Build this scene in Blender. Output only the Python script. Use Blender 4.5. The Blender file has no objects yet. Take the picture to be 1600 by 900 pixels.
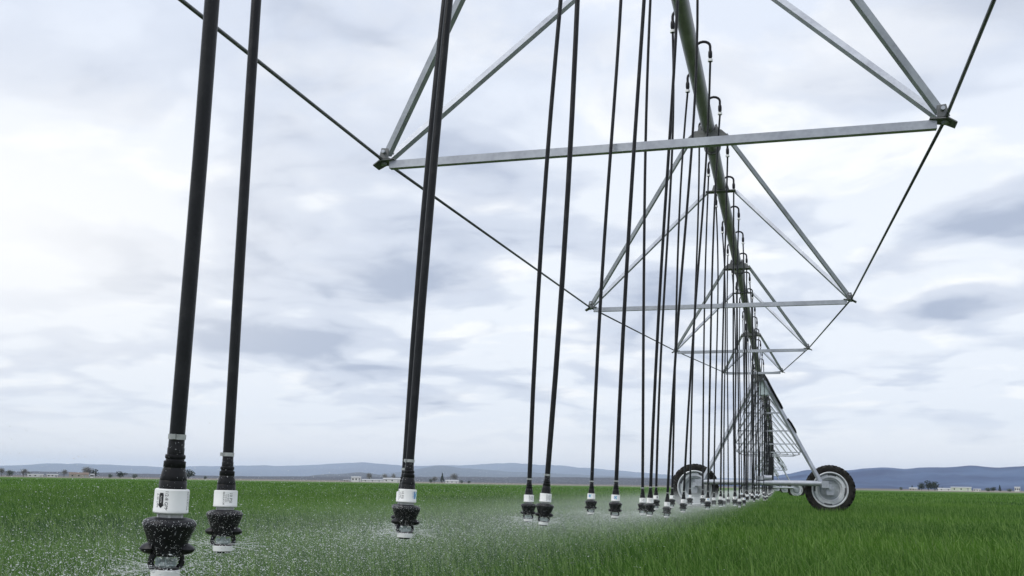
import bpy, math, random
import numpy as np
from mathutils import Vector, Matrix

random.seed(7)
rng = np.random.default_rng(11)
scene = bpy.context.scene
col = scene.collection
R = math.radians

# ------------------------------------------------------------------ camera
EYE = 0.7485
cam_d = bpy.data.cameras.new("camera")
cam = bpy.data.objects.new("camera", cam_d)
col.objects.link(cam)
right = Vector((0.96415797, 0.26487619, 0.01549202))
up = Vector((0.01646862, -0.11801737, 0.99287496))
fwd = Vector((-0.26481727, 0.95703318, 0.11814953))
cam.matrix_world = Matrix(((right.x, up.x, -fwd.x, 0), (right.y, up.y, -fwd.y, 0), (right.z, up.z, -fwd.z, EYE), (0, 0, 0, 1)))
cam_d.sensor_width = 36
cam_d.lens = 35.4254
cam_d.shift_y = 0.07395
cam_d.clip_start = 0.05
cam_d.clip_end = 90000
scene.camera = cam

# ------------------------------------------------------------------ view, render
scene.view_settings.view_transform = 'Standard'
scene.view_settings.look = 'None'
scene.view_settings.exposure = 0.14
scene.view_settings.gamma = 1
scene.cycles.use_denoising = True
scene.cycles.max_bounces = 8
scene.cycles.volume_bounces = 1

# ------------------------------------------------------------------ world: overcast sky
SUN_AZ, SUN_EL = R(-138), R(50)      # azimuth from +Y, clockwise positive


def build_world():
    w = bpy.data.worlds.new("World")
    scene.world = w
    w.use_nodes = True
    nt = w.node_tree
    nt.nodes.clear()
    N, L = nt.nodes.new, nt.links.new

    def math_(op, a, b=None, c=None, clamp=False):
        n = N('ShaderNodeMath'); n.operation = op; n.use_clamp = clamp
        for i, v in enumerate((a, b, c)):
            if v is None: continue
            if isinstance(v, (int, float)): n.inputs[i].default_value = v
            else: L(v, n.inputs[i])
        return n.outputs[0]

    def mapr(v, a, b, c=0.0, d=1.0, smooth=True):
        n = N('ShaderNodeMapRange'); n.interpolation_type = 'SMOOTHSTEP' if smooth else 'LINEAR'
        L(v, n.inputs[0])
        for i, q in enumerate((a, b, c, d)): n.inputs[i + 1].default_value = q
        return n.outputs[0]

    def mix(f, a, b):
        n = N('ShaderNodeMix'); n.data_type = 'RGBA'
        if isinstance(f, (int, float)): n.inputs[0].default_value = f
        else: L(f, n.inputs[0])
        for i, v in ((6, a), (7, b)):
            if isinstance(v, tuple): n.inputs[i].default_value = (*v, 1)
            else: L(v, n.inputs[i])
        return n.outputs[2]

    tc = N('ShaderNodeTexCoord')
    sep = N('ShaderNodeSeparateXYZ'); L(tc.outputs['Generated'], sep.inputs[0])
    X, Y, Z = sep.outputs
    zc = math_('MAXIMUM', Z, 0.0)
    den = math_('ADD', zc, 0.16)
    u = math_('DIVIDE', X, den); v = math_('DIVIDE', Y, den)
    cmb = N('ShaderNodeCombineXYZ'); L(u, cmb.inputs[0]); L(v, cmb.inputs[1])
    az = math_('MULTIPLY', math_('ARCTAN2', X, Y), 180 / math.pi)
    el = math_('MULTIPLY', math_('ARCSINE', Z), 180 / math.pi)

    def noise(scale, detail, rough, dist, off, vec=None):
        mp = N('ShaderNodeMapping'); L(vec or cmb.outputs[0], mp.inputs[0]); mp.inputs[1].default_value = off
        n = N('ShaderNodeTexNoise'); n.noise_dimensions = '3D'
        L(mp.outputs[0], n.inputs['Vector'])
        n.inputs['Scale'].default_value = scale; n.inputs['Detail'].default_value = detail
        n.inputs['Roughness'].default_value = rough; n.inputs['Distortion'].default_value = dist
        return n.outputs[0]

    warp = N('ShaderNodeTexNoise'); L(cmb.outputs[0], warp.inputs['Vector']); warp.inputs['Scale'].default_value = 1.1; warp.inputs['Detail'].default_value = 4
    wv = N('ShaderNodeVectorMath'); wv.operation = 'MULTIPLY_ADD'; L(warp.outputs['Color'], wv.inputs[0]); wv.inputs[1].default_value = (.55, .55, 0); L(cmb.outputs[0], wv.inputs[2])
    wvec = wv.outputs[0]
    n1 = noise(1.35, 7, 0.58, 0.0, (3.1, 7.7, 0.0), wvec)
    n2 = noise(3.2, 6, 0.56, 0.0, (9.4, 1.2, 3.0), wvec)
    n3 = noise(0.55, 4, 0.5, 0.0, (1.4, 5.2, 8.0))
    # where the grey cloud bases lie: soft regions of the sky (azimuth, elevation, widths, weight)
    blobs = [(-25.0, 12.8, 5.0, 1.6, .22), (-18.5, 11.0, 4.5, 1.3, .24), (-13.5, 16.5, 5.0, 2.0, .14), (-28.5, 8.2, 6.0, 1.0, .17), (-22.0, 14.8, 6.0, 1.0, .12),
             (9.4, 9.6, 5.0, .7, .15), (11.0, 13.8, 3.5, 1.1, .22), (1.2, 15.2, 2.6, .9, .20), (-38.0, 12.0, 3.5, 1.0, .20),
             (-40.5, 6.2, 5.0, .8, .19), (7.0, 20.5, 5.0, 1.3, .18), (3.0, 7.4, 6.0, .8, .16), (-8.0, 11.5, 4.0, 1.6, .15), (-19.0, 6.5, 6.0, .8, .14), (-10.0, 8.5, 4.0, .9, .14),
             (-33.0, 16.0, 4.0, 1.2, .08)]
    D = None
    for a, e, sa, se, wt in blobs:
        da = math_('DIVIDE', math_('SUBTRACT', az, a), sa)
        de = math_('DIVIDE', math_('SUBTRACT', el, e), se)
        q = math_('ADD', math_('MULTIPLY', da, da), math_('MULTIPLY', de, de))
        g = math_('MULTIPLY', math_('EXPONENT', math_('MULTIPLY', q, -0.7)), wt)
        D = g if D is None else math_('ADD', D, g)
    vo = N('ShaderNodeTexVoronoi'); vo.feature = 'F1'; L(wvec, vo.inputs['Vector'])
    vo.inputs['Scale'].default_value = 2.6; vo.inputs['Detail'].default_value = 2; vo.inputs['Roughness'].default_value = .5
    vo.normalize = True
    puff = math_('MULTIPLY_ADD', vo.outputs['Distance'], 1.15, -.36)
    fld = math_('ADD', math_('ADD', math_('MULTIPLY', n1, 0.9), math_('MULTIPLY', n2, 0.40)), puff)
    fld = math_('ADD', math_('ADD', fld, D), math_('MULTIPLY', n3, 0.25))
    low = mapr(el, 0.8, 6.0)
    high = mapr(el, 16.0, 25.0, 1.0, 0.60)
    fade = math_('MULTIPLY', low, high)
    veil = math_('MULTIPLY', mapr(fld, 0.73, 0.90), fade)         # thin grey layer
    core = math_('MULTIPLY', mapr(fld, 0.89, 1.10), fade)         # thicker grey bases
    base = mix(mapr(el, 0.0, 3.5, smooth=False), (1.12, 1.09, 1.05), (0.865, 0.91, 0.975))
    base = mix(mapr(el, 13.0, 26.0), base, (0.77, 0.83, 0.945))
    # thin luminous cloud towards the west
    da = math_('DIVIDE', math_('ADD', az, 43.0), 11.0)
    de = math_('DIVIDE', math_('SUBTRACT', el, 12.5), 6.0)
    glow = math_('EXPONENT', math_('MULTIPLY', math_('ADD', math_('MULTIPLY', da, da), math_('MULTIPLY', de, de)), -0.8))
    bright = mapr(n2, 0.48, 0.66)
    base = mix(math_('MULTIPLY', bright, math_('MULTIPLY', low, 0.7)), base, (1.06, 1.06, 1.05))
    cloud = mix(math_('MULTIPLY', veil, 0.75), base, (0.60, 0.66, 0.785))
    cloud = mix(core, cloud, (0.43, 0.49, 0.62))
    cloud = mix(math_('MULTIPLY', glow, 0.9), cloud, (1.0, 1.0, 1.0))
    sky = N('ShaderNodeTexSky'); sky.sky_type = 'NISHITA'; sky.sun_disc = False
    sky.sun_elevation = SUN_EL; sky.sun_rotation = SUN_AZ
    sc = N('ShaderNodeVectorMath'); sc.operation = 'SCALE'; L(sky.outputs[0], sc.inputs[0]); sc.inputs['Scale'].default_value = 0.10
    allc = mix(0.95, sc.outputs[0], cloud)
    bg = N('ShaderNodeBackground'); L(allc, bg.inputs[0]); bg.inputs[1].default_value = 1.0
    out = N('ShaderNodeOutputWorld'); L(bg.outputs[0], out.inputs[0])


build_world()
sun_d = bpy.data.lights.new("sun", 'SUN')
sun_d.energy = 1.5
sun_d.angle = R(25)
sun_d.color = (1.0, 0.97, 0.92)
sun = bpy.data.objects.new("sun", sun_d)
col.objects.link(sun)
sd = Vector((math.sin(SUN_AZ) * math.cos(SUN_EL), math.cos(SUN_AZ) * math.cos(SUN_EL), math.sin(SUN_EL)))
sun.rotation_euler = sd.to_track_quat('Z', 'Y').to_euler()
sun.location = (0, 0, 60)


# ------------------------------------------------------------------ materials
def new_mat(name):
    m = bpy.data.materials.new(name); m.use_nodes = True
    nt = m.node_tree
    return m, nt, nt.nodes['Principled BSDF'], nt.nodes.new, nt.links.new


def pmat(name, c1, c2=None, scale=8.0, rough=0.5, metal=0.0, bump=0.0, bscale=60.0, detail=5.0, obj=True, lo=.35, hi=.65, rough2=None, spec=None):
    """principled material with two noise-mixed base colours and a fine relief"""
    m, nt, b, N, L = new_mat(name)
    b.inputs['Roughness'].default_value = rough
    b.inputs['Metallic'].default_value = metal
    if spec is not None: b.inputs['Specular IOR Level'].default_value = spec
    tc = N('ShaderNodeTexCoord')
    vec = tc.outputs['Object'] if obj else N('ShaderNodeNewGeometry').outputs['Position']
    if c2 is None:
        c2 = tuple(x * .82 for x in c1)
    n = N('ShaderNodeTexNoise'); L(vec, n.inputs['Vector'])
    n.inputs['Scale'].default_value = scale; n.inputs['Detail'].default_value = detail
    mr = N('ShaderNodeMapRange'); L(n.outputs[0], mr.inputs[0]); mr.inputs[1].default_value = lo; mr.inputs[2].default_value = hi
    mx = N('ShaderNodeMix'); mx.data_type = 'RGBA'
    L(mr.outputs[0], mx.inputs[0])
    mx.inputs[6].default_value = (*c1, 1); mx.inputs[7].default_value = (*c2, 1)
    L(mx.outputs[2], b.inputs['Base Color'])
    if rough2 is not None:
        r = N('ShaderNodeMapRange'); L(mr.outputs[0], r.inputs[0]); r.inputs[3].default_value = rough; r.inputs[4].default_value = rough2
        L(r.outputs[0], b.inputs['Roughness'])
    if bump:
        n2 = N('ShaderNodeTexNoise'); L(vec, n2.inputs['Vector']); n2.inputs['Scale'].default_value = bscale; n2.inputs['Detail'].default_value = 3
        bp = N('ShaderNodeBump'); bp.inputs['Strength'].default_value = bump; bp.inputs['Distance'].default_value = .01
        L(n2.outputs[0], bp.inputs['Height']); L(bp.outputs[0], b.inputs['Normal'])
    return m


def galv_mat(name, c1, c2, metal=0.55):
    """hot-dip galvanised steel: spangle, pale blotches, runs"""
    m, nt, b, N, L = new_mat(name)
    tc = N('ShaderNodeTexCoord')
    v = N('ShaderNodeTexVoronoi'); L(tc.outputs['Object'], v.inputs['Vector']); v.inputs['Scale'].default_value = 38
    n = N('ShaderNodeTexNoise'); L(tc.outputs['Object'], n.inputs['Vector']); n.inputs['Scale'].default_value = 4; n.inputs['Detail'].default_value = 9
    n.inputs['Roughness'].default_value = .65
    ad = N('ShaderNodeMath'); ad.operation = 'MULTIPLY_ADD'; L(v.outputs['Distance'], ad.inputs[0]); ad.inputs[1].default_value = .14; L(n.outputs[0], ad.inputs[2])
    mr = N('ShaderNodeMapRange'); L(ad.outputs[0], mr.inputs[0]); mr.inputs[1].default_value = .34; mr.inputs[2].default_value = .72
    mx = N('ShaderNodeMix'); mx.data_type = 'RGBA'; L(mr.outputs[0], mx.inputs[0])
    mx.inputs[6].default_value = (*c1, 1); mx.inputs[7].default_value = (*c2, 1)
    L(mx.outputs[2], b.inputs['Base Color'])
    r = N('ShaderNodeMapRange'); L(n.outputs[0], r.inputs[0]); r.inputs[3].default_value = .38; r.inputs[4].default_value = .62
    L(r.outputs[0], b.inputs['Roughness'])
    b.inputs['Metallic'].default_value = metal
    bp = N('ShaderNodeBump'); bp.inputs['Strength'].default_value = .15; bp.inputs['Distance'].default_value = .004
    L(n.outputs[0], bp.inputs['Height']); L(bp.outputs[0], b.inputs['Normal'])
    return m


M = {}
M['galv'] = galv_mat('galvanised_steel', (.33, .345, .39), (.51, .535, .58))
M['pipe'] = galv_mat('galvanised_pipe', (.29, .285, .32), (.41, .405, .44), .35)
M['bracket'] = galv_mat('dark_galvanised_plate', (.10, .105, .105), (.20, .205, .205), .4)
M['rod'] = pmat('dark_steel_rod', (.075, .085, .085), (.13, .14, .14), 30, .5, .5, .1)
M['hose'] = pmat('black_rubber_hose', (.007, .008, .010), (.030, .031, .034), 14, .36, 0, .08, 200, detail=9, lo=.5, hi=.78, rough2=.55, spec=.25)
M['black'] = pmat('black_plastic', (.004, .004, .005), (.009, .009, .011), 60, .30, 0, .05, 300, rough2=.42, spec=.25)
M['weight'] = pmat('black_weight_plastic', (.005, .005, .007), (.012, .012, .015), 70, .33, 0, .12, 240, rough2=.5, spec=.3)
M['white'] = pmat('white_plastic', (.86, .86, .85), (.80, .80, .79), 40, .38, 0, .03, 200)
M['neck'] = pmat('pale_grey_plastic', (.60, .61, .61), (.50, .51, .51), 40, .4)
M['print'] = pmat('black_print', (.012, .012, .014), None, 20, .5)
M['blue'] = pmat('blue_print', (.02, .19, .55), (.03, .24, .62), 90, .45)
M['cyan'] = pmat('cyan_print', (.06, .50, .70), None, 90, .45)
M['clamp'] = pmat('stainless_clamp', (.52, .53, .52), (.36, .37, .36), 90, .35, .8)
M['drop'] = pmat('water_drop', (.90, .92, .93), (.84, .87, .88), 50, .15)
M['tyre'] = pmat('tyre_rubber', (.010, .0095, .009), (.026, .024, .021), 9, .75, 0, .3, 60, spec=.25)
M['rim'] = pmat('galvanised_rim', (.66, .68, .70), (.56, .58, .60), 9, .45, .25, .05, 80)
M['disc'] = pmat('grey_wheel_disc', (.40, .43, .45), (.33, .36, .38), 9, .5, .3)
M['dark'] = pmat('painted_slot_shade', (.05, .055, .06), (.08, .085, .09), 20, .6)  # dark tone painted in for the shade inside the open rim slots
M['box'] = pmat('pale_box_paint', (.52, .60, .62), (.46, .54, .56), 6, .5)
M['soil'] = pmat('moist_soil', (.060, .075, .030), (.045, .050, .025), .7, .95, 0, .5, 6, obj=False)


def spinner_mat():
    m, nt, b, N, L = new_mat('clear_spinner_plastic')
    b.inputs['Base Color'].default_value = (.80, .92, .91, 1)
    b.inputs['Roughness'].default_value = .15
    b.inputs['Transmission Weight'].default_value = .45
    b.inputs['IOR'].default_value = 1.33
    n = N('ShaderNodeTexNoise'); n.inputs['Scale'].default_value = 120
    bp = N('ShaderNodeBump'); bp.inputs['Strength'].default_value = .6; bp.inputs['Distance'].default_value = .004
    L(n.outputs[0], bp.inputs['Height']); L(bp.outputs[0], b.inputs['Normal'])
    return m


M['spinner'] = spinner_mat()


def leaf_mat(name, c1, c2, c3, wide=.12, trans=.35, gloss=.5):
    """leaf blades: colour varies from blade to blade and in broad patches over the field"""
    m, nt, b, N, L = new_mat(name)
    geo = N('ShaderNodeNewGeometry')
    n = N('ShaderNodeTexNoise'); L(geo.outputs['Position'], n.inputs['Vector']); n.inputs['Scale'].default_value = wide; n.inputs['Detail'].default_value = 5
    mr = N('ShaderNodeMapRange'); L(n.outputs[0], mr.inputs[0]); mr.inputs[1].default_value = .36; mr.inputs[2].default_value = .64
    mx = N('ShaderNodeMix'); mx.data_type = 'RGBA'; L(mr.outputs[0], mx.inputs[0])
    mx.inputs[6].default_value = (*c1, 1); mx.inputs[7].default_value = (*c2, 1)
    mx2 = N('ShaderNodeMix'); mx2.data_type = 'RGBA'
    ri = N('ShaderNodeMapRange'); L(geo.outputs['Random Per Island'], ri.inputs[0]); ri.inputs[1].default_value = .40; ri.inputs[3].default_value = 0; ri.inputs[4].default_value = 1.0
    L(ri.outputs[0], mx2.inputs[0]); L(mx.outputs[2], mx2.inputs[6]); mx2.inputs[7].default_value = (*c3, 1)
    L(mx2.outputs[2], b.inputs['Base Color'])
    b.inputs['Roughness'].default_value = gloss
    b.inputs['Specular IOR Level'].default_value = .12
    tr = N('ShaderNodeBsdfTranslucent'); L(mx2.outputs[2], tr.inputs[0])
    ms = N('ShaderNodeMixShader'); ms.inputs[0].default_value = trans
    L(b.outputs[0], ms.inputs[1]); L(tr.outputs[0], ms.inputs[2])
    L(ms.outputs[0], nt.nodes['Material Output'].inputs[0])
    return m


M['crop'] = leaf_mat('young_cereal_leaf', (.038, .100, .022), (.094, .208, .025), (.205, .335, .092))
M['leaf_dark'] = leaf_mat('dark_evergreen_leaf', (.030, .042, .036), (.040, .055, .042), (.045, .06, .05), .05, .1, .7)
M['leaf_grey'] = leaf_mat('bare_twigs', (.19, .19, .19), (.24, .235, .225), (.17, .18, .165), .05, .1, .8)
M['leaf_green'] = leaf_mat('field_tree_leaf', (.09, .115, .10), (.11, .135, .11), (.12, .14, .12), .05, .2, .7)
M['bark'] = pmat('bark', (.07, .06, .05), (.04, .035, .03), 4, .9)
M['wall_white'] = pmat('white_shed_sheet', (.72, .72, .70), (.62, .62, .60), .8, .6)
M['wall_tan'] = pmat('tan_wall', (.42, .38, .32), (.36, .33, .28), .8, .7)
M['wall_green'] = pmat('pale_green_shed_sheet', (.55, .60, .48), (.48, .53, .42), .8, .6)
M['roof_grey'] = pmat('grey_roof_sheet', (.42, .43, .44), (.34, .35, .36), .8, .5)
M['roof_brown'] = pmat('brown_roof', (.20, .15, .12), (.15, .11, .09), .8, .8)
M['glass_dark'] = pmat('dark_window', (.02, .025, .03), None, 3, .15)


# ------------------------------------------------------------------ mesh helpers
class MB:
    def __init__(s): s.v, s.f, s.smooth = [], [], []

    def add(s, vs, fs, smooth=False):
        o = len(s.v)
        s.v += [tuple(q) for q in vs]
        s.f += [tuple(i + o for i in q) for q in fs]
        s.smooth += [smooth] * len(fs)

    def tube(s, pts, rad, n=10, cap=True):
        pts = [Vector(q) for q in pts]
        rad = [rad] * len(pts) if isinstance(rad, (int, float)) else rad
        vs, fs = [], []
        T0 = (pts[1] - pts[0]).normalized()
        ref = Vector((0, 0, 1)) if abs(T0.z) < .9 else Vector((1, 0, 0))
        U = T0.cross(ref).normalized()
        for i, q in enumerate(pts):
            T = (pts[min(i + 1, len(pts) - 1)] - pts[max(i - 1, 0)]).normalized()
            U = (U - T * U.dot(T)).normalized()
            V = T.cross(U)
            for k in range(n):
                a = 2 * math.pi * k / n
                vs.append(q + (U * math.cos(a) + V * math.sin(a)) * rad[i])
        for i in range(len(pts) - 1):
            for k in range(n):
                a, b2 = i * n + k, i * n + (k + 1) % n
                fs.append((a, b2, b2 + n, a + n))
        s.add(vs, fs, True)
        if cap:
            o = len(s.v) - len(vs)
            s.f.append(tuple(o + k for k in reversed(range(n)))); s.f.append(tuple(o + (len(pts) - 1) * n + k for k in range(n)))
            s.smooth += [False, False]

    def lathe(s, prof, n=24, axis='Z', org=(0, 0, 0), smooth=True, sharp=35):
        """prof: list of (r, h); split normals handled by duplicated rings at sharp corners"""
        org = Vector(org)

        def P(r, h, a):
            c, d = r * math.cos(a), r * math.sin(a)
            return org + (Vector((c, d, h)) if axis == 'Z' else (Vector((c, h, d)) if axis == 'Y' else Vector((h, c, d))))
        for i in range(len(prof) - 1):
            vs, fs = [], []
            for (r, h) in (prof[i], prof[i + 1]):
                for k in range(n): vs.append(P(max(r, 1e-5), h, 2 * math.pi * k / n))
            for k in range(n):
                k2 = (k + 1) % n
                fs.append((k, k2, n + k2, n + k) if axis != 'Y' else (k2, k, n + k, n + k2))
            s.add(vs, fs, smooth)

    def box(s, c, ax, ay, az):
        c, ax, ay, az = map(Vector, (c, ax, ay, az))
        vs = [c + ax * i + ay * j + az * k for k in (-1, 1) for j in (-1, 1) for i in (-1, 1)]
        s.add(vs, [(0, 2, 3, 1), (4, 5, 7, 6), (0, 1, 5, 4), (2, 6, 7, 3), (0, 4, 6, 2), (1, 3, 7, 5)])

    def abox(s, x0, x1, y0, y1, z0, z1):
        s.box(((x0 + x1) / 2, (y0 + y1) / 2, (z0 + z1) / 2), ((x1 - x0) / 2, 0, 0), (0, (y1 - y0) / 2, 0), (0, 0, (z1 - z0) / 2))

    def angle(s, A, B, side, w=.05, t=.006, w2=None, flip=1):
        """angle iron from A to B: an upright leg facing `side` and a lower leg going back from it"""
        A, B, side = Vector(A), Vector(B), Vector(side)
        T = (B - A).normalized()
        S = (side - T * side.dot(T)).normalized()
        U = T.cross(S)
        if U.z < 0: U = -U
        w2 = w2 or w
        prof = [(0, 0), (0, w), (-t, w), (-t, t), (-w2, t), (-w2, 0)]
        vs = [q + S * a + U * (b - w / 2) * flip for q in (A, B) for a, b in prof]
        fs = [(i, (i + 1) % 6, 6 + (i + 1) % 6, 6 + i) for i in range(6)] + [(5, 4, 3, 0), (3, 2, 1, 0), (6, 9, 10, 11), (6, 7, 8, 9)]
        s.add(vs, fs)

    def prism(s, poly, d):
        """closed polygon (3d points) extruded by vector d"""
        n = len(poly); d = Vector(d)
        vs = [Vector(q) for q in poly] + [Vector(q) + d for q in poly]
        s.add(vs, [tuple(reversed(range(n))), tuple(range(n, 2 * n))] + [(i, (i + 1) % n, n + (i + 1) % n, n + i) for i in range(n)])

    def mesh(s, name, mat):
        me = bpy.data.meshes.new(name)
        me.from_pydata(s.v, [], s.f)
        me.polygons.foreach_set('use_smooth', s.smooth)
        import bmesh
        bm = bmesh.new(); bm.from_mesh(me)
        bmesh.ops.remove_doubles(bm, verts=bm.verts, dist=1e-5)
        bmesh.ops.recalc_face_normals(bm, faces=bm.faces)
        for e in bm.edges:
            if len(e.link_faces) == 2 and e.calc_face_angle(0) > R(38): e.smooth = False
        bm.to_mesh(me); bm.free()
        me.materials.append(mat)
        return me

    def build(s, name, mat, parent=None):
        return link(name, s.mesh(name, mat), parent)


def link(name, me, parent=None, mat=None):
    o = bpy.data.objects.new(name, me)
    col.objects.link(o)
    if parent: o.parent = parent
    return o


def tag(o, label=None, cat=None, group=None, kind=None):
    if label: o['label'] = label
    if cat: o['category'] = cat
    if group: o['group'] = group
    if kind: o['kind'] = kind
    return o


def empty(name, loc=(0, 0, 0), rz=0.0):
    o = bpy.data.objects.new(name, None)
    o.empty_display_size = .1
    col.objects.link(o)
    o.location = loc; o.rotation_euler = (0, 0, rz)
    return o


def copy_tree(o, parent=None):
    c = o.copy(); col.objects.link(c)
    if parent: c.parent = parent
    for ch in list(kids.get(o.name, ())) or [q for q in o.children]:
        copy_tree(ch, c)
    return c


kids = {}


def big_mesh(name, V, T, mat, loops=3):
    """triangle mesh from numpy arrays"""
    me = bpy.data.meshes.new(name)
    V = np.asarray(V, np.float32); T = np.asarray(T, np.int32)
    me.vertices.add(len(V)); me.vertices.foreach_set('co', V.ravel())
    me.loops.add(T.size); me.loops.foreach_set('vertex_index', T.ravel())
    me.polygons.add(len(T)); me.polygons.foreach_set('loop_start', np.arange(0, T.size, 3, dtype=np.int32))
    me.polygons.foreach_set('loop_total', np.full(len(T), 3, np.int32))
    me.update(calc_edges=True)
    me.materials.append(mat)
    return me


# ------------------------------------------------------------------ setting: ground, crop, far fields, hills
def build_ground():
    b = MB()
    n = 96
    rings = [0.0, 30, 120, 400, 1200, 4000, 12000, 24000]
    vs = [(0, 0, 0)] + [(r * math.sin(2 * math.pi * k / n), r * math.cos(2 * math.pi * k / n), 0) for r in rings[1:] for k in range(n)]
    fs = [(0, 1 + (k + 1) % n, 1 + k) for k in range(n)]
    for i in range(len(rings) - 2):
        for k in range(n):
            a, c = 1 + i * n + k, 1 + i * n + (k + 1) % n
            fs.append((a, c, c + n, a + n))
    b.add(vs, fs)
    m = pmat('plain_soil', (.055, .10, .025), (.05, .06, .03), .6, .95, 0, .4, 5, obj=False)
    tag(b.build('ground', m), kind='structure')
    # green crop sheet that carries the crop beyond the modelled blades
    m, nt, bs, N, L = new_mat('crop_sheet')
    geo = N('ShaderNodeNewGeometry')
    mp = N('ShaderNodeMapping'); L(geo.outputs['Position'], mp.inputs[0]); mp.inputs[3].default_value = (.02, .006, .02)
    n1 = N('ShaderNodeTexNoise'); L(mp.outputs[0], n1.inputs['Vector']); n1.inputs['Scale'].default_value = 3; n1.inputs['Detail'].default_value = 6
    cr = N('ShaderNodeMix'); cr.data_type = 'RGBA'; L(n1.outputs[0], cr.inputs[0])
    cr.inputs[6].default_value = (.050, .120, .012, 1); cr.inputs[7].default_value = (.072, .155, .020, 1)
    L(cr.outputs[2], bs.inputs['Base Color']); bs.inputs['Roughness'].default_value = .9
    bs.inputs['Specular IOR Level'].default_value = .1
    b = MB()
    vs, fs = [], []
    A = [R(-64 + 2.0 * i) for i in range(50)]
    for r in (70, 200, 400, 640):
        for a in A: vs.append((r * math.sin(a), r * math.cos(a), .05))
    for i in range(3):
        for k in range(len(A) - 1):
            q = i * len(A) + k
            fs.append((q, q + 1, q + 1 + len(A), q + len(A)))
    b.add(vs, fs)
    tag(b.build('crop_field', m), kind='structure')
    # stubble and ploughed land behind the crop, rising gently
    specs = [('stubble_field', 640, 1150, .06, .7, (.21, .195, .15), (.16, .145, .115)),
             ('ploughed_field', 1150, 2600, .72, 2.6, (.13, .11, .10), (.09, .08, .08))]
    for nm, r0, r1, z0, z1, c1, c2 in specs:
        b = MB(); vs, fs = [], []
        for i in range(5):
            t = i / 4; r = r0 + (r1 - r0) * t
            for k, a in enumerate(A):
                vs.append((r * math.sin(a), r * math.cos(a), z0 + (z1 - z0) * t + (.25 * t * math.sin(9 * a + r * .01) if i else 0)))
        for i in range(4):
            for k in range(len(A) - 1):
                q = i * len(A) + k
                fs.append((q, q + 1, q + 1 + len(A), q + len(A)))
        b.add(vs, fs)
        tag(b.build(nm, pmat(nm, c1, c2, .012, .95, obj=False)), kind='structure')


build_ground()


def ridge(name, prof, d, seed, c1, c2, front=.72, back=1.25, rough=.05, ext=None):
    prof = sorted(prof)
    P = np.array(prof)
    if ext: P = np.vstack([[P[0, 0] - 14, ext[0]], P, [P[-1, 0] + 14, ext[1]]])
    az = np.arange(P[0, 0], P[-1, 0], .12)
    # smooth interpolation of the skyline
    el = np.interp(az, P[:, 0], P[:, 1])
    k = np.hanning(9); k /= k.sum()
    el = np.convolve(np.pad(el, 4, mode='edge'), k, 'valid')
    r2 = np.random.default_rng(seed)

    def n1d(x, f):
        t = r2.uniform(-1, 1, int(600 * f) + 8)
        return np.interp((x + 80) * f, np.arange(len(t)), t)
    el = el + rough * (n1d(az, 1.3) * .5 + n1d(az, 3.1) * .3)
    ridge_z = EYE + d * np.tan(np.radians(np.maximum(el, .02)))
    rows = []
    for t in np.linspace(0, 1, 11):
        dd = d * (front + (1 - front) * t)
        h = (t ** 1.25) * ridge_z
        gul = (n1d(az, .9) * .5 + n1d(az, 2.2) * .35) * np.sin(math.pi * t) * .16 * ridge_z
        rows.append((dd, np.maximum(h + gul, -1)))
    for t in (.3, .7, 1.0):
        rows.append((d * (1 + (back - 1) * t), ridge_z * (1 - t)))
    vs, fs, m = [], [], len(az)
    for dd, h in rows:
        for a, z in zip(az, h): vs.append((dd * math.sin(R(a)), dd * math.cos(R(a)), float(z) - .5))
    for i in range(len(rows) - 1):
        for k2 in range(m - 1):
            q = i * m + k2
            fs.append((q, q + 1, q + 1 + m, q + m))
    b = MB(); b.add(vs, fs, True)
    mt = pmat(name + '_scrub_haze_tint', c1, c2, 9.0 / d, .95, obj=False, detail=8, lo=.4, hi=.6)  # base colours include a painted blue for distance haze, besides the haze volume
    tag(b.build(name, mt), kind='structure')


FAR = [(-43.9, .42), (-42.2, .49), (-39.85, .67), (-36.8, .67), (-34.2, .59), (-29.6, .78), (-27.5, .79), (-25.4, .93), (-23.5, 1.056), (-21.15, .9),
       (-19, .97), (-16.8, 1.08), (-15.4, 1.14), (-12.84, 1.07), (-10.3, .89), (-7.8, .71), (-5.35, .53), (2, .4), (12, .35)]
MID = [(-26, .12), (-23.98, .246), (-21.14, .65), (-19.53, .964), (-18.99, .937), (-18.27, .841), (-15.37, .671), (-11.76, .582), (-8.17, .491), (-6.05, .415), (0, .2)]
NEAR = [(-28, .05), (-27.13, .16), (-26.44, .311), (-25.39, .364), (-23.99, .495), (-22.92, .406), (-21.85, .245), (-20.5, .1)]
PLAT = [(-60, .24), (-43.9, .24), (-42.2, .24), (-36.1, .25), (-31.9, .17), (-26.8, .22), (-19, .33), (-11.8, .42), (-6.4, .42), (-1.9, .32), (3, .3)]
RIGHT = [(-5.35, .14), (-2.9, .32), (-1.2, .59), (-.18, .776), (.83, .996), (3.14, .986), (3.79, 1.13), (4.9, 1.173), (5.86, 1.1), (6.64, 1.188), (8.18, 1.2), (9.09, 1.306),
         (10.13, 1.183), (11.44, 1.29), (13.7, 1.43), (19, 1.2), (30, 1.3)]
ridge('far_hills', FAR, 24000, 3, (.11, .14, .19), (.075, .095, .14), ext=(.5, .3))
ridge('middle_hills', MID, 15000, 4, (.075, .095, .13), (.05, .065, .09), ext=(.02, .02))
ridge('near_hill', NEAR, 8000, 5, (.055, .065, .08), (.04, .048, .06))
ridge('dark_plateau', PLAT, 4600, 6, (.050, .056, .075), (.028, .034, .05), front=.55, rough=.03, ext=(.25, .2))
ridge('right_hills', RIGHT, 4200, 8, (.055, .10, .20), (.016, .040, .115), front=.6, rough=.03, ext=(.02, 1.2))  # bluest of the ridges: air haze put into its colour


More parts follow.
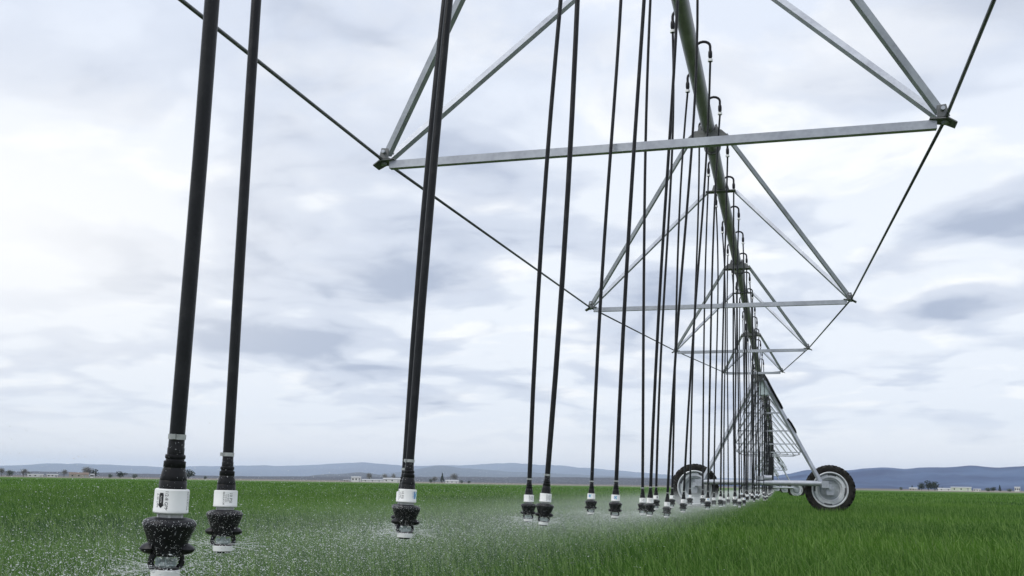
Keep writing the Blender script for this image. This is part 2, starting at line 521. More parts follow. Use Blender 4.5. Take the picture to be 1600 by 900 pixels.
def blades():
    """the young cereal crop: separate leaf blades, fine close by, coarser far away"""
    VV, TT, off = [], [], 0
    bands = [(2.6, 6.0, 800, .0068, 2), (6.0, 11.0, 560, .0080, 2), (11, 24, 260, .012, 2), (24, 42, 130, .020, 1), (42, 55, 60, .026, 1), (55, 120, 14, .055, 1), (120, 260, 3.2, .13, 1)]
    a0, a1 = R(-50), R(22)
    for r0, r1, dens, wd, seg in bands:
        area = .5 * (a1 - a0) * (r1 * r1 - r0 * r0)
        n = int(area * dens)
        a = rng.uniform(a0, a1, n); r = np.sqrt(rng.uniform(r0 * r0, r1 * r1, n))
        bx, by = r * np.sin(a), r * np.cos(a)
        # patchy stand
        clump = .5 + .5 * np.sin(bx * 2.1 + 1.7 * np.sin(by * .9)) * np.sin(by * 1.7 + 1.3 * np.sin(bx * 1.1))
        broad = np.sin(bx * .31 + 1.1) * np.sin(by * .23 + bx * .07)
        h = rng.normal(.19, .038, n) * (.86 + .16 * clump + .08 * broad)
        th = rng.uniform(0, 2 * math.pi, n)
        lean = np.abs(rng.normal(.22, .18, n))
        ld = rng.normal(-2.6, 1.2, n)
        lx, ly = np.cos(ld) * lean * h, np.sin(ld) * lean * h
        w = wd * rng.uniform(.7, 1.25, n) * .5
        wx, wy = np.cos(th) * w, np.sin(th) * w
        z0 = np.zeros(n)
        if seg == 2:
            mz, tz = h * .62, h * rng.uniform(.86, 1.05, n)
            v = np.stack([np.stack([bx - wx * .7, by - wy * .7, z0], 1), np.stack([bx + wx * .7, by + wy * .7, z0], 1),
                          np.stack([bx + lx * .35 - wx, by + ly * .35 - wy, mz], 1), np.stack([bx + lx * .35 + wx, by + ly * .35 + wy, mz], 1),
                          np.stack([bx + lx * 1.25, by + ly * 1.25, tz], 1)], 1)
            t = np.array([[0, 1, 3], [0, 3, 2], [2, 3, 4]])
        else:
            v = np.stack([np.stack([bx - wx, by - wy, z0], 1), np.stack([bx + wx, by + wy, z0], 1), np.stack([bx + lx, by + ly, h], 1)], 1)
            t = np.array([[0, 1, 2]])
        k = v.shape[1]
        VV.append(v.reshape(-1, 3))
        TT.append((t[None] + (np.arange(n) * k)[:, None, None]).reshape(-1, 3) + off)
        off += n * k
    me = big_mesh('crop_blades', np.concatenate(VV), np.concatenate(TT), M['crop'])
    tag(link('young_cereal_crop', me), 'dense young green cereal crop covering the irrigated field', 'crop', kind='stuff')


blades()

# ------------------------------------------------------------------ the irrigation machine
SPAN = 58.0
CAMBER = .889
ZTOP = 4.0957           # pipe axis at the towers
PR = .075               # pipe radius


def zp(y):              # y measured back from the tower: 0 .. -SPAN
    t = (y - .277 + SPAN / 2) / (SPAN / 2)
    return ZTOP + CAMBER * (1 - t * t)


NODE_Y = [-5.593 - 6.452 * k for k in range(8)]
NODE_W = [.71, 1.216, 1.597, 1.766, 1.72, 1.52, 1.15, .70]
NODE_H = [.827, 1.395, 1.857, 2.0625, 2.13, 1.86, 1.40, .83]
HOOK_R = [-1.563 - 1.417 * k for k in range(40)]
HOOK_L = [-.854 - 1.417 * k for k in range(40)]
TOWERS = [(-.8586, 31.10), (-1.52, 89.1), (-2.75, 147.0), (-4.55, 205.0)]
GR, GL = .16, -.13      # reach of the goosenecks


def make_span():
    root = empty('irrigation_span')
    b = MB()
    ys = [-SPAN + .35 + (SPAN - .7) * i / 60 for i in range(61)]
    b.tube([(0, y, zp(y)) for y in ys], PR, 20)
    b.build('pipe', M['pipe'], root)
    # bolted pipe flanges
    fm = None
    for k in range(8):
        y = NODE_Y[k] - .45
        if y < -SPAN + 1: continue
        f = MB()
        sl = (zp(y + .1) - zp(y - .1)) / .2
        f.tube([(0, y - .022, zp(y) - .022 * sl), (0, y + .022, zp(y) + .022 * sl)], PR + .028, 20)
        for j in range(8):
            a = 2 * math.pi * j / 8
            f.tube([((PR + .018) * math.cos(a), y - .04, zp(y) + (PR + .018) * math.sin(a)), ((PR + .018) * math.cos(a), y + .04, zp(y) + (PR + .018) * math.sin(a))], .008, 6)
        f.build('pipe_flange', M['bracket'], root)
    # truss rods: threaded through the node plates, ending at the pipe by the towers
    for s in (-1, 1):
        pts = [(s * .10, -.5, zp(-.5) - .02)] + [(s * w, y, zp(y) - h) for y, w, h in zip(NODE_Y, NODE_W, NODE_H)] + [(s * .10, -SPAN + .5, zp(-SPAN + .5) - .02)]
        r = MB()
        for A, B in zip(pts[:-1], pts[1:]): r.tube([A, B], .0105, 8)
        r.build('truss_rod', M['rod'], root)
    for k, (y, w, h) in enumerate(zip(NODE_Y, NODE_W, NODE_H)):
        z = zp(y) - h
        c = MB()
        c.angle((-w + .05, y - .03, z - .035), (w - .05, y - .03, z - .035), (0, -1, 0), .052, .006, .045)
        c.build('cross_strut', M['galv'], root)
        for s in (-1, 1):
            # bent node plate with two lugs and bolts
            n = MB()
            n.prism([(s * (w - .09), y - .045, z + .002), (s * (w + .010), y - .062, z - .008), (s * (w + .010), y + .062, z - .008), (s * (w - .09), y + .045, z + .002)], (0, 0, -.008))
            n.prism([(s * (w + .010), y - .062, z - .008), (s * (w + .058), y - .052, z - .036), (s * (w + .058), y + .052, z - .036), (s * (w + .010), y + .062, z - .008)], (0, 0, -.008))
            n.prism([(s * (w - .05), y - .05, z), (s * (w + .02), y - .05, z), (s * (w + .00), y - .05, z + .075), (s * (w - .05), y - .05, z + .07)], (0, .008, 0))
            n.prism([(s * (w - .05), y + .042, z), (s * (w + .02), y + .042, z), (s * (w + .00), y + .042, z + .075), (s * (w - .05), y + .042, z + .07)], (0, .008, 0))
            np_ = n.build('node_plate', M['bracket'], root)
            for A, B, rad in (((w - .02, y - .074, z + .045), (w - .02, y - .050, z + .045), .012), ((w - .02, y + .050, z + .045), (w - .02, y + .074, z + .045), .012), ((w, y, z - .03), (w, y, z + .03), .02)):
                q = MB(); q.tube([(s * A[0], A[1], A[2]), (s * B[0], B[1], B[2])], rad, 8)
                q.build('bolt', M['galv'], np_)
            for e in (-1, 1):
                yb = y + e * 1.077
                d = MB()
                A = Vector((s * (w - .02), y + e * .03, z + .035)); B = Vector((s * .20, yb, zp(yb) - .085))
                d.angle(A, B, (s * .25, -1, 0), .042, .006, .042)
                d.build('diagonal_strut', M['galv'], root)
        for e in (-1, 1):
            yb = y + e * 1.077; zb = zp(yb)
            g = MB()
            if e < 0:       # folded saddle box under the pipe
                poly = [(-.15, zb - .05), (.15, zb - .05), (.235, zb - .13), (-.235, zb - .13)]
                g.prism([(a, yb - .08, c) for a, c in poly], (0, .007, 0))
                g.prism([(a, yb + .08, c) for a, c in poly], (0, .007, 0))
                g.box((0, yb + .003, zb - .135), (.235, 0, 0), (0, .087, 0), (0, 0, .005))
                for s in (-1, 1):
                    g.prism([(s * .078, yb - .05, zb + .02), (s * .10, yb - .05, zb + .03), (s * .125, yb - .05, zb - .052), (s * .078, yb - .05, zb - .052)], (0, .1, 0))
            else:           # flat plate clamped to the pipe
                g.box((0, yb, zb - .088), (.20, 0, 0), (0, .06, 0), (0, 0, .006))
                for s in (-1, 1):
                    g.prism([(s * .076, yb - .03, zb + .0), (s * .095, yb - .03, zb + .0), (s * .12, yb - .03, zb - .083), (s * .076, yb - .03, zb - .083)], (0, .06, 0))
            g.build('pipe_bracket', M['bracket'], root)
    # goosenecks: hooked outlets on top of the pipe, alternately to either side
    meshes = {}
    for nm, reach in (('R', GR), ('L', GL)):
        g = MB()
        pts = [(0, 0, PR - .01), (reach * .05, 0, PR + .06)]
        for i in range(9):
            a = math.pi * (1 - i / 8)
            pts.append((reach * (.56 + .44 * math.cos(a)), 0, PR + .075 + .055 * math.sin(a)))
        pts += [(reach, 0, PR + .01)]
        g.tube(pts, .0135, 10)
        g.tube([(reach, 0, PR + .03), (reach, 0, PR + .01), (reach, 0, PR - .03), (reach, 0, PR - .055)], [.016, .021, .021, .014], 10)
        c = MB(); c.lathe([(.012, -.012), (.024, -.012), (.024, .012), (.012, .012)], 12, org=(reach, 0, PR - .07))
        meshes[nm] = (g.mesh('gooseneck', M['black']), c.mesh('ring_clamp', M['white']))
    for nm, hooks in (('R', HOOK_R), ('L', HOOK_L)):
        for y in hooks:
            o = link('gooseneck', meshes[nm][0], root); o.location = (0, y, zp(y))
            link('ring_clamp', meshes[nm][1], o)
    return root


def heading(i):         # direction of span i, which ends at tower i
    if i == 0: return 0.0
    (x0, y0), (x1, y1) = TOWERS[i - 1], TOWERS[i]
    return -math.atan2(x1 - x0, y1 - y0)


SPAN_LABEL = ['nearest galvanised pipe span with V truss struts, running overhead to the first wheeled tower',
              'second galvanised pipe span, its truss seen through the first tower',
              'third pipe span, small and dark beyond the second wheeled tower',
              'fourth pipe span, smallest and farthest of the irrigation line']
span0 = make_span()
spans = [span0] + [copy_tree(span0) for _ in range(3)]
for i, s in enumerate(spans):
    s.location = (*TOWERS[i], 0 if i == 0 else -.12)
    s.rotation_euler = (0, 0, heading(i))
    tag(s, SPAN_LABEL[i], 'irrigation pipe', 'pipe spans of the irrigation machine')


def make_tower():
    root = empty('drive_tower')
    # base beam: rounded pipe-like channel on two wheels
    b = MB()
    b.tube([(-1.80, 0, .895), (1.74, 0, .895)], .078, 16)
    b.build('base_beam', M['galv'], root)
    for s in (-1, 1):
        for e in (-1, 1):
            l = MB()
            A = (s * 1.72, e * .035, .95); B = (s * .14, e * .46, ZTOP - .12)
            l.angle(A, B, (s * .8, -1, .2) if e < 0 else (s * .8, 1, .2), .10, .008, .08)
            l.build('leg', M['galv'], root)
        k = MB()
        k.angle((s * .95, -.24, 2.48), (s * .95, .24, 2.48), (s, 0, 0), .05, .006)
        k.build('leg_brace', M['galv'], root)
    # top plates that clamp the pipe
    t = MB()
    for e in (-1, 1):
        t.prism([(-.20, e * .46, ZTOP - .20), (.20, e * .46, ZTOP - .20), (.14, e * .46, ZTOP + .02), (-.14, e * .46, ZTOP + .02)], (0, .012, 0))
    t.abox(-.16, .16, -.44, .44, ZTOP - .105, ZTOP - .085)
    t.tube([(0, -.42, ZTOP), (0, .42, ZTOP)], .083, 16)
    t.build('tower_head', M['bracket'], root)
    c = MB(); c.abox(-.02, .26, -.35, -.15, ZTOP - .62, ZTOP - .23)
    cb = c.build('control_box', M['box'], root)
    d = MB(); d.abox(.0, .24, -.362, -.352, ZTOP - .60, ZTOP - .25); d.build('box_lid', M['box'], cb)
    # black cable looped down the leg
    for pts, rad in (([(.12, -.35, ZTOP + .02), (.22, -.42, ZTOP - .15), (.42, -.42, ZTOP - .56), (.60, -.36, ZTOP - .90), (.655, -.31, ZTOP - 1.02)], .034),
                     ([(.80, -.28, 2.78), (.90, -.26, 2.64), (1.00, -.22, 2.46), (1.03, -.18, 2.36)], .028)):
        k = MB(); k.tube(pts, rad, 8); k.build('cable', M['black'], root)
    m = MB()
    m.abox(-.14, .10, -.09, .12, .98, 1.09)
    m.tube([(.10, 0, 1.04), (.32, 0, 1.04)], .075, 14)
    m.lathe([(.0, -.02), (.085, -.02), (.085, .02), (.0, .02)], 14, axis='X', org=(.11, 0, 1.04))
    m.build('drive_motor', M['galv'], root)
    # tyre with bar lugs, rim, gearbox
    tb = MB()
    prof = [(.505, -.115), (.53, -.13), (.60, -.145), (.655, -.14), (.685, -.11), (.694, 0), (.685, .11), (.655, .14), (.60, .145), (.53, .13), (.505, .115)]
    tb.lathe(prof, 64, axis='Y')
    for k in range(22):
        for s in (-1, 1):
            a = 2 * math.pi * (k + (.5 if s > 0 else 0)) / 22
            dpsi = .10
            vs = []
            for (yy, da) in ((.005, 0), (.148, dpsi)):
                for dr in (.66, .725 if yy < .1 else .712):
                    for wv in (-.024, .024):
                        aa = a + da + wv / .7
                        vs.append((dr * math.cos(aa), s * yy, dr * math.sin(aa)))
            tb.add(vs, [(0, 1, 3, 2), (4, 6, 7, 5), (0, 2, 6, 4), (1, 5, 7, 3), (2, 3, 7, 6), (0, 4, 5, 1)])
            # lug shoulder running down the sidewall
            vs = []
            for (rr, yy) in ((.712, .140), (.60, .150)):
                for wv in (-.022, .022):
                    aa = a + dpsi + wv / .7
                    vs += [(rr * math.cos(aa), s * yy, rr * math.sin(aa)), (rr * math.cos(aa), s * (yy + .008), rr * math.sin(aa))]
            tb.add(vs, [(1, 3, 7, 5), (0, 1, 5, 4), (2, 6, 7, 3), (0, 2, 3, 1)])
    tyre_me = tb.mesh('tyre', M['tyre'])
    rb = MB()
    rb.lathe([(.512, -.122), (.520, -.138), (.500, -.146), (.480, -.130), (.474, -.085), (.466, -.020), (.452, -.012), (.440, -.050), (.365, -.060), (.345, -.048), (.325, .01), (.300, .020)], 56, axis='Y')
    rb.lathe([(.512, .122), (.495, .138), (.478, .12), (.470, .0), (.46, -.04)], 56, axis='Y')
    rim_me = rb.mesh('rim', M['rim'])
    db = MB(); db.lathe([(.302, .019), (.285, .025), (.270, .060), (.235, .072), (.160, .065), (.0, .065)], 48, axis='Y')
    disc_me = db.mesh('wheel_disc', M['disc'])
    sl = MB()
    pts = [(.455 * math.cos(R(-15 + 5 * j)), -.066, .455 * math.sin(R(-15 + 5 * j))) for j in range(7)] + [(.415 * math.cos(R(15 - 5 * j)), -.066, .415 * math.sin(R(15 - 5 * j))) for j in range(7)]
    sl.prism(pts, (0, .02, 0))
    slot_me = sl.mesh('rim_slot', M['dark'])
    lug = MB(); lug.tube([(.20, .03, 0), (.20, .075, 0)], .014, 6)
    lug_me = lug.mesh('wheel_nut', M['galv'])
    gb = MB()
    gb.abox(-.10, .10, -.26, .03, -.13, .10)
    gb.tube([(0, -.12, -.02), (0, .05, -.02)], .13, 14)
    gear_me = gb.mesh('wheel_gearbox', M['galv'])
    hb = MB()
    hb.abox(-.17, .03, -.13, .13, .07, .27)
    hb.abox(.03, .10, -.10, .10, .02, .18)
    for s in (-1, 1):
        w = empty('wheel', (s * 1.97, .30, .72))
        w.parent = root
        w.rotation_euler = (0, R(8 if s > 0 else 31), 0)
        link('tyre', tyre_me, w); link('rim', rim_me, w); link('wheel_disc', disc_me, w)
        for k in range(4):
            q = link('rim_slot', slot_me, w); q.rotation_euler = (0, k * math.pi / 2, 0)
        for k in range(8):
            q = link('wheel_nut', lug_me, w); q.rotation_euler = (0, k * math.pi / 4, 0)
        g = link('wheel_gearbox', gear_me, root); g.location = (s * 1.97, .22, .69)
    hub_me = hb.mesh('hub_bracket', M['galv'])
    for s in (-1, 1):
        h = link('hub_bracket', hub_me, root); h.location = (s * 1.90, 0, .70)
        if s < 0: h.scale = (-1, 1, 1)
    return root


tower0 = make_tower()
TOWER_LABEL = ['nearest galvanised A-frame tower on two big lugged tyres standing in the crop',
               'second wheeled tower, its small pale rim showing just left of the big right tyre',
               'third wheeled tower, tiny behind the hanging hoses',
               'fourth and farthest wheeled tower, barely visible behind the hanging hoses']
towers = [tower0] + [copy_tree(tower0) for _ in range(3)]
for i, t in enumerate(towers):
    t.location = (*TOWERS[i], 0 if i == 0 else -.12)
    t.rotation_euler = (0, 0, heading(i))
    tag(t, TOWER_LABEL[i], 'irrigation tower', 'wheeled towers of the irrigation machine')


# ------------------------------------------------------------------ sprinklers on drop hoses
def text_mesh(body, size):
    c = bpy.data.curves.new('print', 'FONT'); c.body = body; c.size = size; c.align_x = 'CENTER'; c.resolution_u = 2
    o = bpy.data.objects.new('print', c); col.objects.link(o)
    dg = bpy.context.evaluated_depsgraph_get()
    me = bpy.data.meshes.new_from_object(o.evaluated_get(dg))
    V = [tuple(v.co) for v in me.vertices]; F = [tuple(p.vertices) for p in me.polygons]
    bpy.data.objects.remove(o); bpy.data.meshes.remove(me); bpy.data.curves.remove(c)
    return V, F


CR = .0235      # radius of the white regulator


def wrap_flat(b, V, F, ang, zc, r):
    """flat print (s to the right, t up) wrapped onto the regulator at azimuth ang, height zc"""
    import bmesh
    bm = bmesh.new()
    vs = [bm.verts.new((s, t, 0)) for s, t in V]
    for f in F:
        try: bm.faces.new([vs[i] for i in f])
        except ValueError: pass
    lo, hi = min(q[0] for q in V), max(q[0] for q in V)
    c = lo + .0011
    while c < hi and len(V) < 60:       # cut into strips that follow the curve
        bmesh.ops.bisect_plane(bm, geom=bm.verts[:] + bm.edges[:] + bm.faces[:], plane_co=(c, 0, 0), plane_no=(1, 0, 0), dist=1e-7)
        c += .0011
    bm.verts.index_update()
    b.add([(r * math.cos(ang + v.co.x / r), r * math.sin(ang + v.co.x / r), zc + v.co.y) for v in bm.verts], [tuple(v.index for v in f.verts) for f in bm.faces])
    bm.free()


def vtext(b, body, size, ang, s0, zc, r):
    V, F = text_mesh(body, size)
    wrap_flat(b, [(s0 + y, -x) for x, y, _ in V], F, ang, zc, r)


def make_heads():
    H = {}
    a = MB()    # hose end, barbed adapter and threaded cone above the regulator
    a.lathe([(.0108, .070), (.0112, .058), (.0118, .056), (.0116, .0485), (.0136, .0475), (.0141, .045), (.0136, .0425), (.0124, .0415), (.0127, .0395), (.0150, .0385), (.0152, .0305), (.0147, .0295),
             (.0156, .027), (.0172, .020), (.0184, .0125), (.0181, .0115), (.0187, .0105), (.0188, -.002), (.0, -.002)], 28)
    H['adapter'] = a.mesh('adapter', M['black'])
    c = MB()
    c.lathe([(.0104, .069), (.0122, .069), (.0122, .0765), (.0104, .0765)], 20)
    c.abox(-.0035, .0035, -.0165, -.0115, .0695, .0765)
    H['clamp'] = c.mesh('hose_clamp', M['clamp'])
    g = MB()    # white pressure regulator
    g.lathe([(.0, 0.0), (.0215, .0), (.0232, -.0012), (CR, -.003), (CR, -.0285), (.0238, -.029), (.0238, -.0325), (.0225, -.034), (.0, -.034)], 32)
    H['regulator'] = g.mesh('regulator', M['white'])
    n = MB()
    n.lathe([(.0175, -.034), (.0172, -.040), (.0150, -.043), (.0, -.043)], 24)
    for k in range(6):
        q = 2 * math.pi * k / 6
        n.box((.0172 * math.cos(q), .0172 * math.sin(q), -.0375), (.0016 * math.cos(q), .0016 * math.sin(q), 0), (-.002 * math.sin(q), .002 * math.cos(q), 0), (0, 0, .0036))
    H['neck'] = n.mesh('threaded_neck', M['neck'])
    w = MB()    # dark weight: broad rounded shoulders tapering down
    wprof = [(.0, -.0395), (.0185, -.0395), (.0255, -.0405), (.0315, -.0425), (.0352, -.0460), (.0366, -.0500), (.0350, -.0550), (.0318, -.064), (.0285, -.0735), (.0252, -.083), (.0225, -.092), (.0200, -.098), (.0, -.099)]
    w.lathe(wprof, 28)
    H['weight'] = w.mesh('sprinkler_weight', M['weight'])
    for nm, s in (('wing', 1),):
        e = MB()
        vs, fs = [], []
        nr, na = 6, 10
        for i in range(nr + 1):
            for j in range(na):
                t = i / nr
                q = 2 * math.pi * j / na
                x = .020 + .0172 * t
                wid = .018 * math.sqrt(max(1 - (t) ** 2.2, 0)) + .0004
                th = .0092 * max(1 - t ** 1.8, 0) ** .7 + .0008
                vs.append((x, wid * math.cos(q), -.0865 - .0012 * t + th * math.sin(q)))
        for i in range(nr):
            for j in range(na):
                p, q2 = i * na + j, i * na + (j + 1) % na
                fs.append((p, q2, q2 + na, p + na))
        fs.append(tuple(nr * na + j for j in range(na)))
        e.add(vs, fs, True)
        H['wing'] = e.mesh('wing', M['weight'])
    ar = MB()
    ar.tube([(.0165, 0, -.094), (.0205, 0, -.101), (.0215, 0, -.109), (.0185, 0, -.117)], [.0052, .0046, .0044, .0048], 8)
    H['arm'] = ar.mesh('arm', M['weight'])
    sp = MB()
    sp.lathe([(.0, -.099), (.0055, -.099), (.006, -.104), (.0125, -.109), (.0145, -.1125), (.0115, -.116), (.0, -.117)], 16)
    for k in range(6):
        q = 2 * math.pi * k / 6
        sp.box((.011 * math.cos(q), .011 * math.sin(q), -.108), (.005 * math.cos(q), .005 * math.sin(q), .002), (-.0008 * math.sin(q), .0008 * math.cos(q), 0), (0, 0, .005))
    H['spinner'] = sp.mesh('spinner', M['spinner'])
    bc = MB(); bc.lathe([(.0, -.1185), (.0186, -.1185), (.0196, -.1195), (.0196, -.1300), (.0185, -.1310), (.0, -.1310)], 28)
    H['base'] = bc.mesh('base_cap', M['white'])
    br = MB(); br.lathe([(.0, -.1155), (.0175, -.1155), (.0185, -.1170), (.0178, -.1184), (.0, -.1184)], 28)
    br.lathe([(.0, -.1312), (.0150, -.1312), (.0140, -.1345), (.0, -.1350)], 24)
    H['bearing'] = br.mesh('bearing_ring', M['black'])
    # clinging water drops on the weight
    d = MB()
    P = wprof[3:-1]
    rr = random.Random(5)
    for _ in range(800):
        k = rr.randrange(len(P) - 1); t = rr.random()
        r_ = P[k][0] * (1 - t) + P[k + 1][0] * t; z = P[k][1] * (1 - t) + P[k + 1][1] * t
        q = rr.uniform(0, 2 * math.pi); s = rr.choice([.0002, .00025, .0003, .0004, .00055])
        c0 = Vector((r_ * math.cos(q), r_ * math.sin(q), z))
        o = [(s, 0, 0), (-s, 0, 0), (0, s, 0), (0, -s, 0), (0, 0, s * 1.3), (0, 0, -s * 1.3)]
        d.add([c0 + Vector(x) for x in o], [(0, 2, 4), (2, 1, 4), (1, 3, 4), (3, 0, 4), (2, 0, 5), (1, 2, 5), (3, 1, 5), (0, 3, 5)], True)
    me = bpy.data.meshes.new('water_drops'); me.from_pydata(d.v, [], d.f); me.materials.append(M['drop'])
    H['drops'] = me
    # the lower half sits closer under the regulator
    for k in ('weight', 'wing', 'arm', 'spinner', 'base', 'bearing', 'drops'):
        for v in H[k].vertices: v.co.z = -.0395 + (v.co.z + .0395) * .91
    # beads clinging to the adapter
    d = MB()
    for _ in range(130):
        z = rr.uniform(-.001, .066); r_ = float(np.interp(z, [0, .010, .0205, .030, .040, .045, .066], [.0189, .0187, .0172, .0153, .0137, .0141, .0113]))
        q = rr.uniform(0, 2 * math.pi); sz = rr.choice([.0002, .00028, .0004])
        c0 = Vector((r_ * math.cos(q), r_ * math.sin(q), z))
        o = [(sz, 0, 0), (-sz, 0, 0), (0, sz, 0), (0, -sz, 0), (0, 0, sz * 1.4), (0, 0, -sz * 1.4)]
        d.add([c0 + Vector(x) for x in o], [(0, 2, 4), (2, 1, 4), (1, 3, 4), (3, 0, 4), (2, 0, 5), (1, 2, 5), (3, 1, 5), (0, 3, 5)], True)
    me = bpy.data.meshes.new('water_beads'); me.from_pydata(d.v, [], d.f); me.materials.append(M['drop'])
    H['beads'] = me
    # prints: ink a hair proud of the plastic
    r = CR + .00012
    A = MB()
    vtext(A, '1/2-8 GPM', .0064, 0, .0046, -.0162, r)
    vtext(A, '2-30 LPM', .0050, 0, -.0092, -.0160, r)
    arrow = [(-.0024, -.0055), (.0024, -.0055), (.0015, -.0072), (.0024, -.0072), (.0024, -.0215), (.0036, -.0215), (0, -.0265), (-.0036, -.0215), (-.0024, -.0215), (-.0024, -.0072), (-.0015, -.0072)]
    arrow = [(s * 1.45 - .0012, t) for s, t in arrow]
    wrap_flat(A, [arrow[i] for i in (3, 4, 8, 9)], [(0, 1, 2, 3)], 0, 0, r)
    wrap_flat(A, [arrow[i] for i in (5, 6, 7)], [(0, 1, 2)], 0, 0, r)
    wrap_flat(A, [arrow[i] for i in (0, 1, 2, 10)], [(0, 1, 2, 3)], 0, 0, r)
    H['printA'] = A.mesh('flow_print', M['print'])
    A2 = MB(); vtext(A2, 'FLOW', .0036, 0, -.0026, -.0145, r + .0001)
    H['printA2'] = A2.mesh('arrow_word', M['white'])
    B = MB()
    q = R(120)
    vtext(B, '10 PSI', .0084, q, .0022, -.0150, r)
    vtext(B, '0.69 BAR', .0040, q, -.0022, -.0150, r)
    vtext(B, '1/2-8 GPM', .0038, q, -.0064, -.0155, r)
    vtext(B, 'REGULATOR', .0046, q, -.0112, -.0160, r)
    H['printB'] = B.mesh('pressure_print', M['print'])
    K = MB()
    q = R(215)
    wrap_flat(K, [(.0022, -.0135), (.0078, -.0050), (.0128, -.0050), (.0066, -.0145), (.0128, -.0240), (.0078, -.0240), (.0022, -.0155)], [(0, 1, 2, 3), (0, 3, 6), (3, 4, 5, 6)], q, 0, r)
    H['logo'] = K.mesh('logo', M['cyan'])
    K3 = MB(); wrap_flat(K3, [(-.0022, -.0050), (.0018, -.0050), (.0018, -.0240), (-.0022, -.0240)], [(0, 1, 2, 3)], q, 0, r)
    H['logo_stem'] = K3.mesh('logo_stem', M['blue'])
    K2 = MB(); vtext(K2, 'KOMET', .0052, q, -.0074, -.0145, r)
    H['logo_word'] = K2.mesh('logo_word', M['blue'])
    return H


H = make_heads()
# a joined low-detail head for drops too small to show their parts
lo_black, lo_white = MB(), MB()
lo_black.lathe([(.011, .07), (.0115, .05), (.015, .035), (.0188, -.002)], 10)
lo_black.lathe([(.018, -.040), (.034, -.044), (.0366, -.050), (.0285, -.0735), (.020, -.098), (.0195, -.1175), (.0, -.1175)], 10)
for s in (-1, 1):
    lo_black.prism([(s * .02, -.004, -.079), (s * .0372, -.002, -.0875), (s * .02, -.004, -.094)], (0, .008, 0))
lo_white.lathe([(.0, 0), (CR, 0), (CR, -.034), (.017, -.040), (.0, -.040)], 12)
lo_white.lathe([(.0, -.1176), (.0196, -.1176), (.0196, -.131), (.0, -.131)], 12)
LO_B, LO_W = lo_black.mesh('sprinkler_weight', M['weight']), lo_white.mesh('regulator', M['white'])


def hose_pts(hook, axis, sag, n):
    """curved run from the sprinkler (origin, leaving along local +Z) up to the hook"""
    A = Vector((0, 0, .045)); B = Vector(hook)
    L_ = (B - A).length
    C1 = A + Vector((0, 0, L_ * .5)); C2 = B + Vector((sag[0], sag[1], -L_ * .33))
    pts = []
    for i in range(n + 1):
        t = i / n; u = 1 - t
        pts.append(A * u ** 3 + C1 * 3 * u * u * t + C2 * 3 * u * t * t + B * t ** 3)
    return pts


def make_drop(loc, hook, label, group, face=None, detail=True, share=None, lean=0.0):
    loc, hook = Vector(loc), Vector(hook)
    d = (hook - loc)
    ax = Vector((d.x + lean * d.length, d.y * .75, d.z)).normalized()
    rot = Vector((0, 0, 1)).rotation_difference(ax)
    root = empty('sprinkler_drop', loc)
    root.rotation_mode = 'QUATERNION'; root.rotation_quaternion = rot
    tag(root, label, 'sprinkler', group)
    hl = rot.inverted() @ d
    if share is not None and 'hose' in share:
        link('hose', share['hose'], root)
    else:
        b = MB()
        b.tube(hose_pts(hl, ax, (random.uniform(-.09, .09), random.uniform(-.09, .09)), 14 if detail else 6), .0108, 12 if detail else 6, False)
        h = b.build('hose', M['hose'], root)
        if share is not None: share['hose'] = h.data
    if not detail:
        w = link('sprinkler_weight', LO_B, root); g = link('regulator', LO_W, root)
        q = random.uniform(0, 1.0); w.rotation_euler.z = q - .5
        return root
    phi = math.atan2(-loc.y, -loc.x)
    ad = link('adapter', H['adapter'], root); tag(link('water_beads', H['beads'], ad), kind='stuff'); c = link('hose_clamp', H['clamp'], root); c.rotation_euler.z = phi + R(60) + random.uniform(-.6, .6)
    g = link('regulator', H['regulator'], root)
    g.rotation_euler.z = phi + (face if face is not None else random.uniform(-3.1, 3.1))
    fp = link('flow_print', H['printA'], g); link('pressure_print', H['printB'], g)
    link('arrow_word', H['printA2'], g); link('logo', H['logo'], g); link('logo_word', H['logo_word'], g); link('logo_stem', H['logo_stem'], g)
    link('threaded_neck', H['neck'], root)
    w = link('sprinkler_weight', H['weight'], root); w.rotation_euler.z = phi + random.uniform(-.3, .3)
    dd = link('water_drops', H['drops'], w); tag(dd, kind='stuff'); dd.rotation_euler.z = random.uniform(0, 6)
    tilt = random.uniform(-.18, .18)
    for s in (-1, 1):
        e = link('wing', H['wing'], root); e.rotation_euler.z = phi + s * math.pi / 2 + tilt
        a = link('arm', H['arm'], root); a.rotation_euler.z = phi + s * math.pi / 2 + tilt + R(20)
    link('spinner', H['spinner'], root); link('bearing_ring', H['bearing'], root); link('base_cap', H['base'], root)
    return root


X0, Y0 = TOWERS[0]
